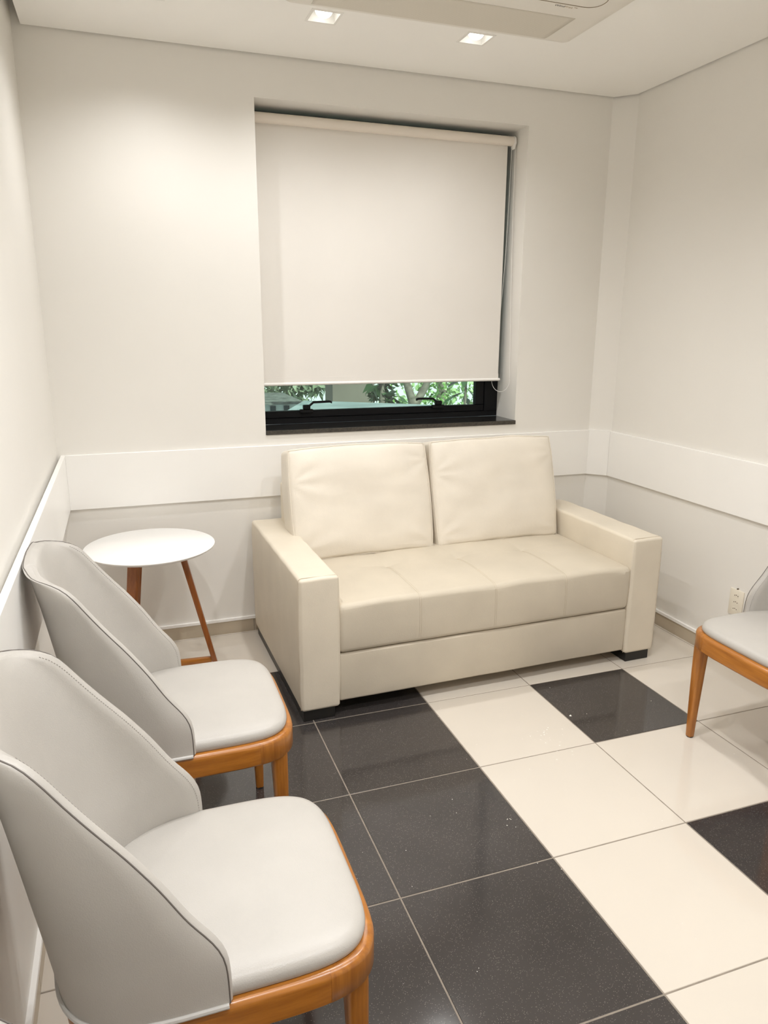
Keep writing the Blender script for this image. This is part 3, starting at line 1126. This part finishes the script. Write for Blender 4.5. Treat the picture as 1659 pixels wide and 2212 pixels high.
    for j in range(len(levels) - 1):
        for k in range(n):
            f.append((j * n + k, j * n + (k + 1) % n, (j + 1) * n + (k + 1) % n, (j + 1) * n + k))
    v.append((-0.01, 0, 0.5075))
    for k in range(n):
        f.append(((len(levels) - 1) * n + k, (len(levels) - 1) * n + (k + 1) % n, len(v) - 1))
    f.append(tuple(range(n))[::-1])
    mesh('seat_cushion', v, f, M['grey'], c, True, 80)
    # ---- wooden frame around the seat
    o0 = outline(0, 0.264, 0.264, -0.305)
    prof = [(-0.004, 0.392), (0.0, 0.397), (0.0, 0.447), (-0.002, 0.453), (-0.007, 0.4575), (-0.013, 0.459), (-0.034, 0.459), (-0.034, 0.392)]
    N4 = len(o0)
    def nrm(i):
        t = o0[(i + 1) % N4] - o0[(i - 1) % N4]
        return Vector((t.y, -t.x, 0)).normalized()
    def ringseg(i0, i1, grow=0.0):
        v, f = [], []
        m = len(prof)
        for i in range(i0, i1 + 1):
            for d, z in prof:
                v.append(o0[i % N4] + nrm(i % N4) * (d + grow) + Vector((0, 0, z)))
        for k in range(i1 - i0):
            for q_ in range(m):
                f.append((k * m + q_, k * m + (q_ + 1) % m, (k + 1) * m + (q_ + 1) % m, (k + 1) * m + q_))
        f.append(tuple(range(m)))
        f.append(tuple((i1 - i0) * m + q_ for q_ in range(m))[::-1])
        return v, f
    # index of outline where the corner block begins / ends
    iF = max(i for i in range(48) if o0[i].y < 0.165)
    iS = min(i for i in range(48) if o0[i].x < 0.150)
    def seg(name, a, b, mat):
        v, f = ringseg(a, b)
        return mesh(name, v, f, mat, c, True, 35)
    seg('front_rail', N4 - iF, N4 + iF, M['wood_y'])
    iB = 62
    seg('side_rail', iS, iB, M['wood_x'])
    seg('side_rail', N4 - iB, N4 - iS, M['wood_x'])
    seg('back_rail', iB, N4 - iB, M['wood_y'])
    for sgn in (1, -1):
        a, b = (iF, iS) if sgn > 0 else (N4 - iS, N4 - iF)
        mb = MB()
        v, f = ringseg(a, b, 0.0006)
        mb.add(v, f)
        rows = [(0.206, 0.210, 0.0245, 0.400), (0.208, 0.211, 0.0228, 0.375), (0.210, 0.212, 0.0205, 0.28), (0.212, 0.213, 0.0160, 0.12), (0.213, 0.213, 0.0128, 0.004)]
        v, f = [], []
        sec = rrect(1, 1, 0.55, 4)
        for x, y, r, z in rows:
            v += [(x + p[0] * r * 1.0, sgn * y + p[1] * r, z) for p in sec]
        m = len(sec)
        for j in range(len(rows) - 1):
            for k in range(m):
                f.append((j * m + k, j * m + (k + 1) % m, (j + 1) * m + (k + 1) % m, (j + 1) * m + k))
        f.append(tuple(range(m)))
        f.append(tuple((len(rows) - 1) * m + k for k in range(m))[::-1])
        mb.add(v, f)
        lg = mb.build('leg', M['wood_z'], c, True, 40)
        MB().tube([(0.213, sgn * 0.213, 0.0), (0.213, sgn * 0.213, 0.005)], 0.013, 14).build('foot_pad', M['black_plastic'], lg)
    for sgn in (1, -1):
        rows = [(-0.215, 0.155, 0.024, 0.420), (-0.225, 0.158, 0.023, 0.30), (-0.255, 0.164, 0.019, 0.13), (-0.285, 0.168, 0.0155, 0.004)]
        v, f = [], []
        sec = rrect(1, 1, 0.35, 3)
        for x, y, r, z in rows:
            v += [(x + p[0] * r * 1.2, sgn * y + p[1] * r, z) for p in sec]
        m = len(sec)
        for j in range(len(rows) - 1):
            for k in range(m):
                f.append((j * m + k, j * m + (k + 1) % m, (j + 1) * m + (k + 1) % m, (j + 1) * m + k))
        f.append(tuple(range(m)))
        f.append(tuple((len(rows) - 1) * m + k for k in range(m))[::-1])
        lg = mesh('leg', v, f, M['wood_z'], c, True, 40)
        MB().tube([(-0.2855, sgn * 0.168, 0.0), (-0.285, sgn * 0.168, 0.005)], 0.013, 14).build('foot_pad', M['black_plastic'], lg)
    return c
chair = make_chair()
CH = [((-0.511, -1.341, 0), 0.0, 'grey leather chair with wooden legs, nearest of those seen whole, lower left'),
      ((-0.500, -0.566, 0), 0.0, 'grey leather chair with wooden legs on the left, nearest the side table'),
      ((1.597, -0.795, 0), PI, 'grey leather chair cut off by the right edge, below the wall socket'),
      ((-0.508, -2.180, 0), 0.0, 'grey chair of which only the backrest corner shows, in the bottom left corner')]
for k, (loc, rz, lab) in enumerate(CH):
    o = chair if k == 0 else copy_tree(chair)
    o.location = loc
    o.rotation_euler = (0, 0, rz)
    tag(o, lab, 'chair', 'grey leather chairs along the walls')

# ================================================================== WALL SOCKET
so = empty('wall_socket', (XR, -0.124, 0.315))
tag(so, 'white electrical socket plate low on the right wall behind the chair', 'socket')
pl = box('plate', -0.007, 0, -0.040, 0.040, -0.064, 0.064, M['ivory_plastic'], so, 0.002, 2)
for k, z in enumerate((0.033, 0.0, -0.033)):
    # hexagonal socket insert with three pin holes
    hexp = [(-0.017, 0.004), (-0.012, 0.011), (0.012, 0.011), (0.017, 0.004), (0.017, -0.009), (-0.017, -0.009)]
    hexp = [(a * 0.95, b * 0.95) for a, b in hexp]
    v = [(-0.0076, a, z + b) for a, b in hexp] + [(-0.0060, a, z + b) for a, b in hexp]
    n = 6
    f = [tuple(range(n)), tuple(range(n, 2 * n))[::-1]] + [(i, (i + 1) % n, n + (i + 1) % n, n + i) for i in range(n)]
    ins = mesh('socket_insert', v, f, M['ivory_plastic'], so, False)
    for dy, dz in ((0.0095, 0.002), (0.0, 0.005), (-0.0095, 0.002)):
        MB().tube([(-0.0078, dy, z + dz), (-0.0072, dy, z + dz)], 0.0026, 10).build('pin_hole', M['dark_hole'], ins)
MB().tube([(-0.0072, 0.0, 0.069), (0.0, 0.0, 0.069)], 0.003, 10).build('screw', M['dark_hole'], so)

# ================================================================== CRUMBS ON THE FLOOR
def crumb_mesh(mb, x, y, r, rz):
    v = []
    for (a, b, cc) in ((1, 0, 0.1), (0.2, 0.7, 0.0), (-0.9, 0.2, 0.1), (-0.3, -0.8, 0.0), (0.1, 0.0, 0.9), (0.0, 0.0, -0.1)):
        jx = a * r * random.uniform(0.7, 1.3)
        jy = b * r * random.uniform(0.7, 1.3)
        v.append((x + jx * math.cos(rz) - jy * math.sin(rz), y + jx * math.sin(rz) + jy * math.cos(rz), max(0.0, cc * r * 0.5)))
    mb.add(v, [(0, 1, 4), (1, 2, 4), (2, 3, 4), (3, 0, 4), (1, 0, 5), (2, 1, 5), (3, 2, 5), (0, 3, 5)])
cr = MB()
crumb_mesh(cr, 0, 0, 0.008, 0.6)
big = cr.build('crumb', M['crumb'], None, False)
big.location = (1.023, -0.293, 0.0003)
tag(big, 'largest white crumb lying on the dark tile in front of the sofa', 'crumb')
cr = MB()
for k in range(26):
    crumb_mesh(cr, 0.827 + random.gauss(0, 0.05), -0.435 + random.gauss(0, 0.06), random.uniform(0.0015, 0.0042), random.random() * 6)
for k in range(46):
    crumb_mesh(cr, random.uniform(-0.1, 1.5), random.uniform(-1.7, -0.05), random.uniform(0.0008, 0.0022), random.random() * 6)
for k in range(6):
    crumb_mesh(cr, 0.45 + random.gauss(0, 0.012), -0.80 + random.gauss(0, 0.02), random.uniform(0.0015, 0.003), random.random() * 6)
sc = cr.build('crumb_scatter', M['crumb'], None, False)
sc.location = (0, 0, 0.0003)
tag(sc, 'tiny white crumbs and specks scattered over the floor tiles', 'crumbs')
sc['kind'] = 'stuff'

# ================================================================== OUTSIDE THE WINDOW
GZ = -1.2
gr = MB().box(-14, 24, YB + WT + 0.02, 40, GZ - 0.1, GZ).build('ground_outside', M['concrete'], smooth=False)
struct(gr, 'grey ground outside the window')
# broad concrete ledge just below the window
led = MB().prism([(0.2, 1.45), (4.2, 1.45), (4.2, 1.9), (2.9, 2.54), (2.173, 3.074), (1.77, 3.393), (0.92, 3.986), (0.5, 3.0)], 0.78, 0.90).build('outdoor_ledge', M['concrete'])
tag(led, 'grey concrete ledge outside, seen through the glass below the blind', 'ledge')
MB().box(0.6, 1.9, 1.8, 2.6, GZ, 0.78).build('ledge_wall', M['brown_wall'], led, False)
# added pale block standing in for the white sky patches
fb = empty('sky_backdrop', (6.0, 20.0, GZ))
tag(fb, 'pale backdrop standing in for bright sky patches behind the trees', 'building')
box('wall', -10, 16, 0, 4, 0, 7, M['far_wall'], fb)
for k in range(7):
    box('window', -9 + k * 3.4, -7.6 + k * 3.4, -0.06, 0.0, 2.5, 3.6, M['far_window'], fb)
# low grey house on the left
lh = empty('low_house', (0.9, 8.0, GZ))
tag(lh, 'low grey roofed house outside at the left end of the glass', 'building')
box('wall', -1.6, 0.93, 0, 1.6, 0, 1.66, M['far_wall'], lh)
for k in range(9):
    box('window', -0.95 + k * 0.2, -0.87 + k * 0.2, -0.03, 0, 1.54, 1.62, M['far_window'], lh)
mesh('roof', [(-1.7, -0.12, 1.65), (1.0, -0.12, 1.65), (0.7, 0.8, 1.74), (-1.7, 0.8, 1.74), (1.0, 1.7, 1.65), (-1.7, 1.7, 1.65)], [(0, 1, 2, 3), (3, 2, 4, 5), (1, 4, 2), (0, 3, 5), (0, 5, 4, 1)], M['far_roof'], lh, False)
# brown-grey gable wall
gw = MB().prism([(1.745, 6.0), (2.26, 5.95), (2.26, 6.3), (1.745, 6.35)], GZ, 2.6).build('gable_wall', M['brown_wall'], None, False)
tag(gw, 'plain brown-grey wall standing outside in the middle of the view', 'wall')
def leafmesh(mb, c, d, l, w):
    d = d.normalized()
    u = d.orthogonal().normalized()
    u = (Matrix.Rotation(random.random() * 6.28, 3, d) @ u)
    n_ = d.cross(u)
    a = c
    mb.add([a, a + d * l * 0.4 + u * w + n_ * 0.1 * w, a + d * l, a + d * l * 0.4 - u * w + n_ * 0.1 * w], [(0, 1, 2, 3)])
def tree(loc, trunk, crown, nleaf, lsize, lmat, label, spread):
    t = empty('tree', loc)
    tag(t, label, 'tree', 'trees outside the window')
    mb = MB()
    for pts, rad in trunk:
        mb.tube(pts, rad, 10)
    mb.build('trunk', M['bark'], t)
    lm = MB()
    for k in range(nleaf):
        cx, cy, cz, r = random.choice(crown)
        d = Vector((random.gauss(0, 1), random.gauss(0, 1), random.gauss(0, 1)))
        p = Vector((cx, cy, cz)) + d.normalized() * r * random.random() ** 0.4
        leafmesh(lm, p, Vector((random.gauss(0, 1), random.gauss(0, 1), random.gauss(-0.6, 0.6))), lsize * random.uniform(0.7, 1.4), lsize * 0.22)
    fo = lm.build('foliage', lmat, t, False)
    fo['kind'] = 'stuff'
    return t
tree((3.22, 7.0, GZ), [([(0, 0, 0), (0.03, 0, 1.2), (-0.02, 0, 1.72)], [0.11, 0.09, 0.08]), ([(-0.02, 0, 1.68), (-0.12, 0.05, 2.0), (-0.3, 0.1, 2.8)], [0.065, 0.05, 0.03]),
     ([(0, 0, 1.68), (0.16, 0, 1.95), (0.4, 0.05, 2.6)], [0.06, 0.05, 0.03])],
     [(-0.35, 0.15, 1.75, 0.25), (0.35, 0.2, 1.8, 0.28), (-0.3, 0.2, 2.2, 0.3), (0.4, 0.1, 2.2, 0.25), (0.3, 0.15, 1.4, 0.3)], 420, 0.09, M['leaf'], 'tree with a forked grey trunk outside, near the right end of the glass', 1)
tree((4.35, 8.7, GZ), [([(0, 0, 0), (0.02, 0, 1.5), (0.05, 0, 2.6)], [0.11, 0.09, 0.07])],
     [(-0.45, 0, 1.5, 0.4), (0.4, 0, 1.6, 0.45), (0, 0.1, 2.0, 0.5), (-0.3, -0.1, 1.1, 0.4), (0.45, 0.0, 1.1, 0.4)], 1100, 0.12, M['leaf_light'], 'light green leafy tree outside, behind the forked trunk', 1)
tree((2.10, 5.15, GZ), [([(0, 0, 0), (0.0, 0, 1.6), (-0.05, 0, 2.6)], [0.05, 0.04, 0.03])],
     [(-0.05, 0, 2.05, 0.16), (0.06, 0, 2.3, 0.18), (0.1, 0, 1.9, 0.14)], 130, 0.15, M['leaf_dark'], 'dark leaved tree outside beside the brown-grey wall', 1)
tree((2.55, 12.4, GZ), [([(0, 0, 0), (0.0, 0, 1.2), (0.1, 0, 2.4)], [0.10, 0.08, 0.05])],
     [(-0.5, -0.2, 1.5, 0.4), (0.15, -0.2, 1.55, 0.4), (0.5, -0.3, 1.7, 0.3), (0.1, -0.2, 2.0, 0.5)], 800, 0.20, M['leaf_grey'], 'grey-green tree outside above the low house', 1)
# broad-leaved plant close to the glass at the right
bp_ = empty('broad_leaf_plant', (2.36, 3.62, GZ))
tag(bp_, 'broad leaved dark plant outside at the right end of the glass', 'plant')
MB().tube([(0, 0, 0), (0.0, 0, 1.6), (0.02, 0, 2.55)], [0.022, 0.016, 0.01], 8).build('stem', M['bark'], bp_)
def big_leaf(a, el, z, l, w):
    d = Vector((math.cos(a) * math.cos(el), math.sin(a) * math.cos(el), math.sin(el)))
    sdv = Vector((-math.sin(a), math.cos(a), 0))
    v, f = [], []
    for k in range(9):
        t = k / 8
        ww = w * math.sin(PI * min(1, t * 1.02)) ** 0.8 + 0.001
        c = Vector((0, 0, z)) + d * l * t + Vector((0, 0, -0.25 * l * t * t))
        v += [c - sdv * ww + Vector((0, 0, 0.15 * ww)), c, c + sdv * ww + Vector((0, 0, 0.15 * ww))]
    for k in range(8):
        for q in (0, 1):
            f.append((k * 3 + q, k * 3 + q + 1, k * 3 + q + 4, k * 3 + q + 3))
    mesh('leaf', v, f, M['leaf_dark'], bp_)
for k in range(11):
    big_leaf(k * 2.4, random.uniform(-0.9, 0.3), 1.95 + 0.055 * k, random.uniform(0.20, 0.30), random.uniform(0.025, 0.04))
